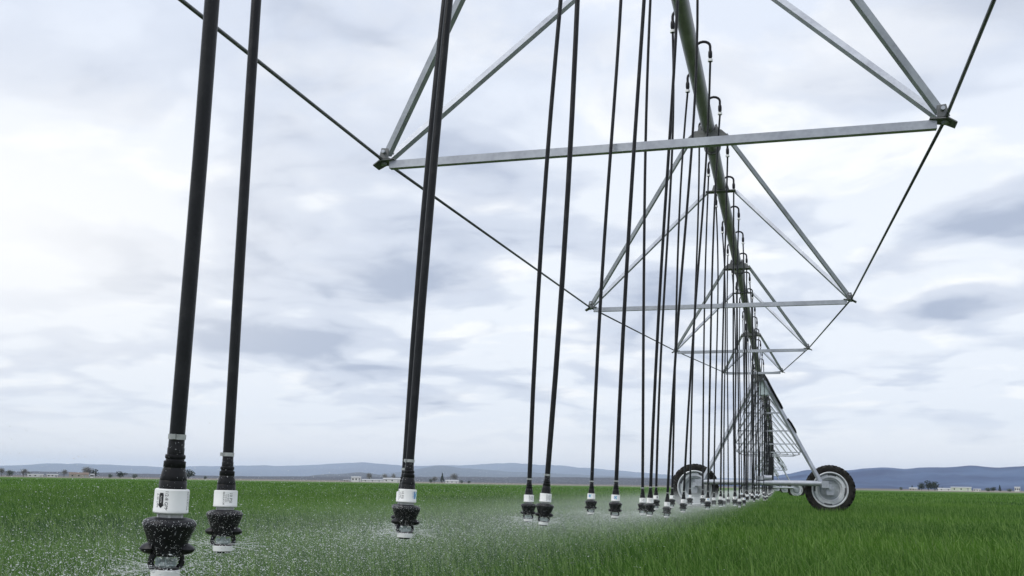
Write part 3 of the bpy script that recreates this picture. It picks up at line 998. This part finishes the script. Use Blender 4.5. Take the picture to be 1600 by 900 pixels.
# the sprinklers that stand out one by one: place, side, printed face turned to the viewer, description
NEAR_DROPS = [
    ((-.838, 1.25, .734), 'R', R(-33), 'nearest and largest sprinkler, far left, arrow print on its white regulator'),
    ((-1.115, 1.85, .726), 'L', R(-120 + 14), 'second sprinkler from the left, pressure print facing, white base above the frame edge'),
    ((-.951, 2.45, .730), 'R', R(-215 + 52), 'third sprinkler from the left, blue logo at the right edge of its regulator'),
    ((-1.217, 3.1, .717), 'L', R(-20), 'sprinkler drop half hidden behind the third hose from the left'),
    ((-.932, 3.9, .712), 'R', R(-120 + 34), 'right and lower sprinkler of the close pair left of the picture centre line of hoses'),
    ((-1.181, 4.6, .698), 'L', R(-120 + 30), 'left and higher sprinkler of the close pair in the spray, grey printing on its regulator'),
    ((-.906, 5.4, .698), 'R', R(-215 - 8), 'sprinkler with the blue logo facing, lower one before the dark far plateau'),
    ((-1.154, 6.0, .697), 'L', R(-215 - 28), 'sprinkler with the blue logo at its left edge, standing alone between two pairs'),
    ((-.915, 6.85, .667), 'R', R(-120 + 4), 'front sprinkler of the cluster of three left of the left tyre'),
    ((-1.051, 7.45, .659), 'L', R(-120 + 10), 'pale misted sprinkler touching the left side of the front one in the cluster of three'),
    ((-.959, 8.2, .621), 'R', R(-120 + 20), 'lowest small sprinkler, directly at the left rim of the left tyre'),
    ((-1.138, 8.9, .666), 'L', R(30), 'small sprinkler behind the right shoulder of the front one in the cluster of three'),
    ((-.981, 9.7, .627), 'R', R(-120), 'sprinkler in front of the left part of the left wheel rim'),
    ((-1.156, 10.3, .656), 'L', R(50), 'far small sprinkler peeping out behind the lowest one beside the left tyre'),
    ((-.863, 11.1, .628), 'R', R(-215), 'sprinkler in front of the right edge of the left tyre'),
    ((-1.110, 11.7, .654), 'L', R(80), 'small sprinkler in front of the hub of the left wheel'),
    ((-.819, 12.5, .632), 'R', R(-120), 'sprinkler just right of the left tyre, under the tower beam'),
    ((-1.082, 13.1, .638), 'L', R(0), 'dim sprinkler overlapping the right edge of the left tyre'),
    ((-.729, 13.95, .621), 'R', R(10), 'sprinkler under the middle left of the tower beam, second right of the left tyre'),
]


def hook_at(side, y):   # nearest gooseneck mouth of the first span
    hooks = HOOK_R if side == 'R' else HOOK_L
    h = min(hooks, key=lambda q: abs(q + Y0 - y))
    return Vector((X0 + (GR if side == 'R' else GL), Y0 + h, zp(h) + PR - .075)), h


used = set()
for loc, side, face, lab in NEAR_DROPS:
    hk, h = hook_at(side, loc[1])
    used.add((side, h))
    make_drop(loc, hk, lab, 'sprinklers along the irrigation machine', face, True, lean={1.25: .010, 1.85: -.024, 2.45: -.022, 3.1: -.034, 3.9: .016, 4.6: -.028}.get(loc[1], -.012))
for side, hooks in (('R', HOOK_R), ('L', HOOK_L)):
    for h in hooks:
        if (side, h) in used or h + Y0 < 14.0: continue
        hk = Vector((X0 + (GR if side == 'R' else GL), Y0 + h, zp(h) + PR - .075))
        x = (-.76 if side == 'R' else -1.02) + random.uniform(-.06, .06)
        make_drop((x, hk.y + random.uniform(-.12, .12), .605 + random.uniform(-.035, .03)), hk,
                  'one of the thin small sprinklers crowded between the nearer ones and the first tower', 'crowded sprinklers before the first tower', None, True)
ORD = ['second', 'third', 'fourth']
for i in (1, 2, 3):
    s = spans[i]
    mw = Matrix.Translation(s.location) @ Matrix.Rotation(heading(i), 4, 'Z')
    for side, hooks in (('R', HOOK_R), ('L', HOOK_L)):
        share = {}
        for h in hooks:
            hk = mw @ Vector((GR if side == 'R' else GL, h, zp(h) + PR - .075))
            lc = mw @ Vector(((.05 if side == 'R' else -.2) + random.uniform(-.07, .07), h + random.uniform(-.1, .1), .60 + random.uniform(-.05, .03)))
            make_drop(lc, hk, f'one of the tiny sprinklers hanging from the {ORD[i - 1]} span beyond the first tower', f'sprinklers on the {ORD[i - 1]} span', None, False)


# ------------------------------------------------------------------ spray: flying drops and fine mist
def spray():
    r = np.random.default_rng(21)
    P, S = [], []
    heads = [Vector(l) for l, *_ in NEAR_DROPS] + [Vector((-.8 if k % 2 else -1.05, 14.6 + .71 * k, .61)) for k in range(23)]
    heads = [Vector((-.98, -1.0, .73)), Vector((-1.1, .2, .73)), Vector((-.9, -.4, .73))] + heads
    for q in heads:
        n = 9000 if q.y < 8 else 3600
        az = r.uniform(0, 2 * math.pi, n)
        reach = r.gamma(2.2, .85, n)
        t = r.uniform(0, 1, n)
        d = reach * t
        drift = -1.5 * t * t * r.uniform(.3, 1.6, n)      # the wind carries the spray to the left
        x = q.x + np.cos(az) * d * np.where(np.cos(az) > 0, .28, 1.0) + drift
        y = q.y + np.sin(az) * d * .75
        z = (q.z - .112) + d * r.uniform(-.01, .07, n) - (q.z - .25) * t ** 2 + r.normal(0, .012, n)
        keep = (z > .1) & (x * x + y * y > 1.25 ** 2)
        P.append(np.stack([x, y, z], 1)[keep]); S.append((.0003 + .0005 * r.uniform(0, 1, n) ** 2)[keep])
    # finer droplets drifting as a thin veil over the left part of the field
    n = 90000
    y = r.uniform(1.2, 14, n); x = -1.0 - r.gamma(1.6, 1.5, n); z = r.uniform(.2, .86, n) ** 1.0
    P.append(np.stack([x, y, z], 1)); S.append(.0003 + .0005 * r.uniform(0, 1, n) ** 2)
    P = np.concatenate(P); S = np.concatenate(S)[:, None]
    n = len(P)
    base = np.array([[1, 1, 1], [1, -1, -1], [-1, 1, -1], [-1, -1, 1]], float)
    dirs = r.normal(0, 1, (n, 3)); dirs[:, 2] *= .4
    V = P[:, None, :] + base[None] * S[:, None] + np.array([1, 1, -1, -1])[None, :, None] * dirs[:, None, :] * S[:, None] * .8
    T = np.array([[0, 1, 2], [0, 3, 1], [0, 2, 3], [1, 3, 2]])
    TT = (T[None] + (np.arange(n) * 4)[:, None, None]).reshape(-1, 3)
    me = big_mesh('spray', V.reshape(-1, 3), TT, M['drop'])
    tag(link('water_spray', me), 'white water drops flying from the sprinklers across the left of the field', 'spray', kind='stuff')


spray()


def jets():
    """thin streaks of water thrown out by each spinner"""
    r = np.random.default_rng(33)
    V = []
    for l, *_ in NEAR_DROPS:
        q = np.array(l) + [0, 0, -.110]
        for k in range(46 if l[1] < 6 else 30):
            a = r.uniform(0, 2 * math.pi); d0 = r.uniform(.012, .06); L_ = r.uniform(.02, .10); e = r.normal(.03, .10)
            u = np.array([math.cos(a), math.sin(a), e]); A = q + u * d0; B = q + u * (d0 + L_) - [0, 0, .25 * L_ * L_]
            w = r.uniform(.00015, .0004); p = np.array([-math.sin(a), math.cos(a), 0]) * w; z = np.array([0, 0, w])
            V += [A - p - z, A + p - z, A + z, B]
    V = np.array(V)
    T = np.array([[0, 1, 2], [0, 3, 1], [1, 3, 2], [2, 3, 0]])
    me = big_mesh('jets', V, (T[None] + (np.arange(len(V) // 4) * 4)[:, None, None]).reshape(-1, 3), M['drop'])
    tag(link('water_jets', me), 'thin jets of water thrown sideways from the sprinkler spinners', 'water jets', kind='stuff')


jets()


def volume_mat(name, color, density, aniso=0.0):
    m = bpy.data.materials.new(name); m.use_nodes = True
    nt = m.node_tree; nt.nodes.clear()
    v = nt.nodes.new('ShaderNodeVolumePrincipled')
    v.inputs['Color'].default_value = (*color, 1)
    v.inputs['Density'].default_value = density
    v.inputs['Anisotropy'].default_value = aniso
    o = nt.nodes.new('ShaderNodeOutputMaterial')
    nt.links.new(v.outputs[0], o.inputs['Volume'])
    return m


def mist():
    """fine mist drifting to the left from the row of sprinklers, densest just below the heads"""
    m = bpy.data.materials.new('mist_air'); m.use_nodes = True
    nt = m.node_tree; nt.nodes.clear()
    N, L = nt.nodes.new, nt.links.new

    def ma(op, a, b=None, c=None):
        n = N('ShaderNodeMath'); n.operation = op
        for i, v in enumerate((a, b, c)):
            if v is None: continue
            if isinstance(v, (int, float)): n.inputs[i].default_value = v
            else: L(v, n.inputs[i])
        return n.outputs[0]

    def sst(v, a, b, c=0.0, d=1.0):
        n = N('ShaderNodeMapRange'); n.interpolation_type = 'SMOOTHSTEP'; L(v, n.inputs[0])
        for i, q in enumerate((a, b, c, d)): n.inputs[i + 1].default_value = q
        return n.outputs[0]
    geo = N('ShaderNodeNewGeometry')
    sep = N('ShaderNodeSeparateXYZ'); L(geo.outputs['Position'], sep.inputs[0])
    X, Y, Z = sep.outputs
    ns = N('ShaderNodeTexNoise'); L(geo.outputs['Position'], ns.inputs['Vector']); ns.inputs['Scale'].default_value = .9; ns.inputs['Detail'].default_value = 3
    bend = ma('MULTIPLY', ma('MAXIMUM', ma('SUBTRACT', Y, 31.0), 0.0), .0125)
    s_ = ma('SUBTRACT', ma('MULTIPLY', ma('ADD', X, bend), -1.0), .50)          # metres to the left of the spray's edge
    s_ = ma('ADD', s_, ma('MULTIPLY_ADD', ns.outputs[0], .8, -.4))
    sp = ma('MAXIMUM', s_, 0.0)
    edge = sst(s_, 0.0, .8)
    tail = ma('EXPONENT', ma('MULTIPLY', sp, -.55))
    zc = ma('MULTIPLY_ADD', sp, -.045, .54)
    sg = ma('MULTIPLY_ADD', sp, .012, .095)
    q = ma('DIVIDE', ma('SUBTRACT', Z, zc), sg)
    vert = ma('EXPONENT', ma('MULTIPLY', ma('MULTIPLY', q, q), -1.0))
    wisps = sst(ns.outputs[0], .30, .70, .35, 1.5)
    near = sst(Y, .6, 14.0, .18, 1.0)
    dens = ma('MULTIPLY', ma('MULTIPLY', ma('MULTIPLY', edge, tail), ma('MULTIPLY', vert, wisps)), ma('MULTIPLY', near, .092))
    v = N('ShaderNodeVolumePrincipled'); v.inputs['Color'].default_value = (.97, .985, 1.0, 1)
    L(dens, v.inputs['Density'])
    o = N('ShaderNodeOutputMaterial'); L(v.outputs[0], o.inputs['Volume'])
    b = MB()
    b.abox(-7.5, -.15, .6, 110, .05, 1.0)
    ob = tag(b.build('spray_mist', m), 'pale mist of fine spray hanging low along the row of sprinklers', 'mist', kind='stuff')
    try: m.cycles.volume_step_rate = .25
    except Exception: pass
    return ob


mist()


# ------------------------------------------------------------------ far farms and trees
def at(az, d, z=0.0):
    return (d * math.sin(R(az)), d * math.cos(R(az)), z)


def crown_mesh(seed, w, h, n, size, mat, shape='round', z0=.25):
    r = np.random.default_rng(seed)
    V = []
    cl = [(r.normal(0, .28, 3) * [w, w, h] * .5) for _ in range(9)]
    for i in range(n):
        if shape == 'cone':
            t = r.uniform(0, 1) ** .8; rad = w * .5 * (1 - t) * r.uniform(.5, 1.05); a = r.uniform(0, 6.283)
            c = np.array([rad * math.cos(a), rad * math.sin(a), h * (.06 + .94 * t)])
        else:
            k = cl[r.integers(len(cl))]
            c = k + r.normal(0, .17, 3) * [w, w, h * .8] + [0, 0, h * (z0 + (1 - z0) * .52)]
            c[2] = min(max(c[2], h * .1), h)
        d1 = r.normal(0, 1, 3); d1 /= np.linalg.norm(d1); d2 = np.cross(d1, r.normal(0, 1, 3)); d2 /= np.linalg.norm(d2)
        s = size * r.uniform(.6, 1.3)
        V += [c + d1 * s, c - d1 * s * .5 + d2 * s * .8, c - d1 * s * .5 - d2 * s * .8]
    V = np.array(V)
    return big_mesh('crown', V, np.arange(len(V)).reshape(-1, 3), mat)


def trunk_mesh(h, r0):
    b = MB()
    b.tube([(0, 0, -.3), (.1, 0, h * .4), (.05, .1, h)], [r0, r0 * .7, r0 * .25], 6)
    for k in range(4):
        a = k * 1.7
        b.tube([(.08, 0, h * (.35 + .1 * k)), (h * .28 * math.cos(a), h * .28 * math.sin(a), h * (.6 + .1 * k))], [r0 * .45, r0 * .12], 5)
    return b.mesh('trunk', M['bark'])


KIND = {
    'bare': ('bare_tree', crown_mesh(1, 7, 8.5, 620, .40, M['leaf_grey']), trunk_mesh(7, .28)),
    'conifer': ('conifer_tree', crown_mesh(2, 5, 10, 500, .5, M['leaf_dark'], 'cone'), trunk_mesh(6, .25)),
    'dense': ('evergreen_tree', crown_mesh(3, 8, 9, 600, .6, M['leaf_dark'], z0=.1), trunk_mesh(6, .3)),
    'bush': ('bushy_tree', crown_mesh(4, 7, 6, 420, .5, M['leaf_green'], z0=.05), trunk_mesh(4, .22)),
}


def tree(kind, az, d, sc, label, sx=1.0):
    nm, cm, tm = KIND[kind]
    o = empty(nm, at(az, d, .3), random.uniform(0, 6))
    sc *= 1.12
    o.scale = (sc * sx, sc * sx, sc)
    link('crown', cm, o); link('trunk', tm, o)
    tag(o, label, 'tree', 'trees on the far side of the field')


TREES = [
    ('bare', -42.1, 800, .62, 'bare tree at the left picture edge on the horizon'), ('bush', -41.75, 800, .66, 'round bushy tree second from the left picture edge'),
    ('bare', -41.1, 810, .58, 'wide bare tree just left of the low white sheds at far left', 1.3), ('bush', -40.85, 820, .5, 'low bush touching the first white shed at far left'),
    ('bare', -39.2, 830, .6, 'bare tree left of the brown roofed farmhouse at far left'), ('bush', -38.8, 840, .46, 'low bush before the brown roofed farmhouse'),
    ('bare', -38.15, 830, .85, 'tall bare tree behind the brown roofed farmhouse', 1.2), ('dense', -37.75, 830, .62, 'dark tree right of the brown roofed farmhouse'),
    ('bush', -37.0, 840, .45, 'low bush in the hedge left of the nearest hose, left half'), ('dense', -36.5, 840, .5, 'dark bush in the hedge left of the nearest hose, right half', 1.5),
    ('bush', -35.8, 860, .5, 'low bush close to the nearest hose on the horizon'), ('dense', -33.05, 820, .72, 'single dark tree right of the nearest hose'),
    ('bush', -32.2, 900, .4, 'small bush between the two nearest hoses'),
    ('bare', -23.35, 900, .82, 'bare tree behind the white sheds left of the third hose'), ('bare', -22.5, 900, .75, 'thin bare tree between the white sheds', .9),
    ('bare', -22.0, 905, .8, 'tall thin bare tree right of the long white shed', .7), ('bare', -21.2, 900, .98, 'big bare tree touching the third hose on its left', 1.1),
    ('bush', -19.95, 920, .5, 'low brown bush right of the third hose'), ('bare', -19.75, 925, .6, 'bare tree beside the dark conifer right of the third hose', 1.4),
    ('conifer', -19.3, 920, .80, 'dark pointed conifer right of the third hose'), ('bare', -18.6, 920, .92, 'tall bare tree right of the conifer by the white barn'),
    ('bush', -18.2, 930, .42, 'low bush right of the white barn'), ('bush', -17.8, 930, .36, 'lowest bush at the right end of the farm'),
    ('bush', 5.6, 1050, .45, 'small bush at the left end of the right hand farm'), ('conifer', 6.15, 1050, .45, 'small pointed conifer left of the dark grove'),
    ('dense', 6.6, 1050, .72, 'left dark tree of the evergreen grove on the right', 1.0), ('dense', 6.95, 1040, .92, 'middle dark tree of the evergreen grove on the right'),
    ('dense', 7.25, 1050, .84, 'right dark tree of the evergreen grove on the right'),
    ('conifer', 7.6, 1055, .35, 'tiny conifer between grove and pale sheds'),
    ('bush', 9.75, 1060, .52, 'low dark bush right of the pale green shed', 1.5), ('dense', 10.0, 1060, .42, 'wide low dark bush second right of the pale green shed', 1.3),
    ('conifer', 10.3, 1060, .55, 'pointed conifer near the right picture edge'), ('bush', 10.75, 1060, .42, 'low bush right of the pointed conifer near the right edge', 1.6),
]
for t in TREES: tree(*t[:5], *(t[5:] or ()))


def building(name, az, d, w, dep, h, roof_h, wall, roof, label, turn=0.0, wins=3):
    o = empty(name, at(az, d, .25), R(-az) + turn)
    b = MB(); b.abox(-w / 2, w / 2, 0, dep, -.3, h); b.build('wall', M[wall], o)
    r = MB()
    e = .35
    r.prism([(-w / 2 - e, -e, h + .02), (-w / 2 - e, dep / 2, h + roof_h), (-w / 2 - e, dep + e, h + .02)], (w + 2 * e, 0, 0))
    r.build('roof', M[roof], o)
    for k in range(wins):
        x = -w / 2 + w * (k + .5) / wins
        q = MB(); q.abox(x - .5, x + .5, -.06, -.02, h * .4, h * .8); q.build('window', M['glass_dark'], o)
    q = MB(); q.abox(w * .30, w * .30 + 1.0, -.07, -.025, 0, min(2.1, h * .85)); q.build('door', M['roof_grey'], o)
    tag(o, label, 'building', 'farm buildings on the far side of the field')


BLD = [
    ('long_shed', -40.55, 780, 10, 7, 1.6, .5, 'wall_white', 'roof_grey', 'low white shed at far left, left one of two'),
    ('long_shed', -39.75, 780, 7, 6, 1.7, .5, 'wall_white', 'roof_grey', 'short white shed at far left, right one of two'),
    ('farmhouse', -38.5, 800, 13, 8, 2.2, 1.6, 'wall_tan', 'roof_brown', 'tan farmhouse with a brown roof among bare trees at far left'),
    ('small_shed', -37.85, 790, 2.6, 3, 2.3, .6, 'wall_white', 'roof_grey', 'tiny white shed right of the brown roofed farmhouse'),
    ('long_shed', -24.6, 850, 6, 6, 1.2, .5, 'wall_tan', 'roof_grey', 'low pale shed at the left end of the middle farm'),
    ('farmhouse', -24.1, 870, 8, 6, 3.6, 1.0, 'wall_white', 'roof_grey', 'tallest white building of the middle farm'),
    ('long_shed', -23.2, 850, 17, 7, 1.6, .8, 'wall_white', 'roof_grey', 'long low white shed in the middle farm'),
    ('barn', -22.1, 860, 15, 8, 2.6, 1.2, 'wall_white', 'roof_grey', 'white barn with dark openings left of the third hose'),
    ('small_shed', -21.1, 860, 8, 5, 1.4, .6, 'wall_white', 'roof_grey', 'small white shed beneath the big bare tree'),
    ('barn', -18.75, 870, 11, 7, 1.8, 1.1, 'wall_white', 'roof_grey', 'white barn right of the dark conifer'),
    ('farmhouse', 6.2, 1030, 7, 6, 1.8, 1.0, 'wall_tan', 'roof_grey', 'small tan house left of the dark grove'),
    ('long_shed', 7.9, 1020, 18, 8, 1.8, 1.0, 'wall_white', 'roof_grey', 'long white shed with grey roof right of the dark grove'),
    ('barn', 8.5, 1010, 17, 9, 3.2, .8, 'wall_green', 'roof_grey', 'pale green metal barn on the right'),
    ('small_shed', 9.25, 1020, 6, 5, 1.9, .6, 'wall_white', 'roof_grey', 'small white shed right of the pale green barn'),
    ('small_shed', 11.1, 1150, 5, 5, 4.6, .8, 'wall_white', 'roof_grey', 'lone white shed near the right picture edge'),
]
for q in BLD: building(*q)

# ------------------------------------------------------------------ haze
hz = MB()
hz.abox(-31000, 31000, -31000, 31000, -1.5, 560)
tag(hz.build('haze', volume_mat('haze_air', (.70, .82, 1.0), 4.2e-5)), 'thin blue air veiling the distant hills', 'haze', kind='stuff')
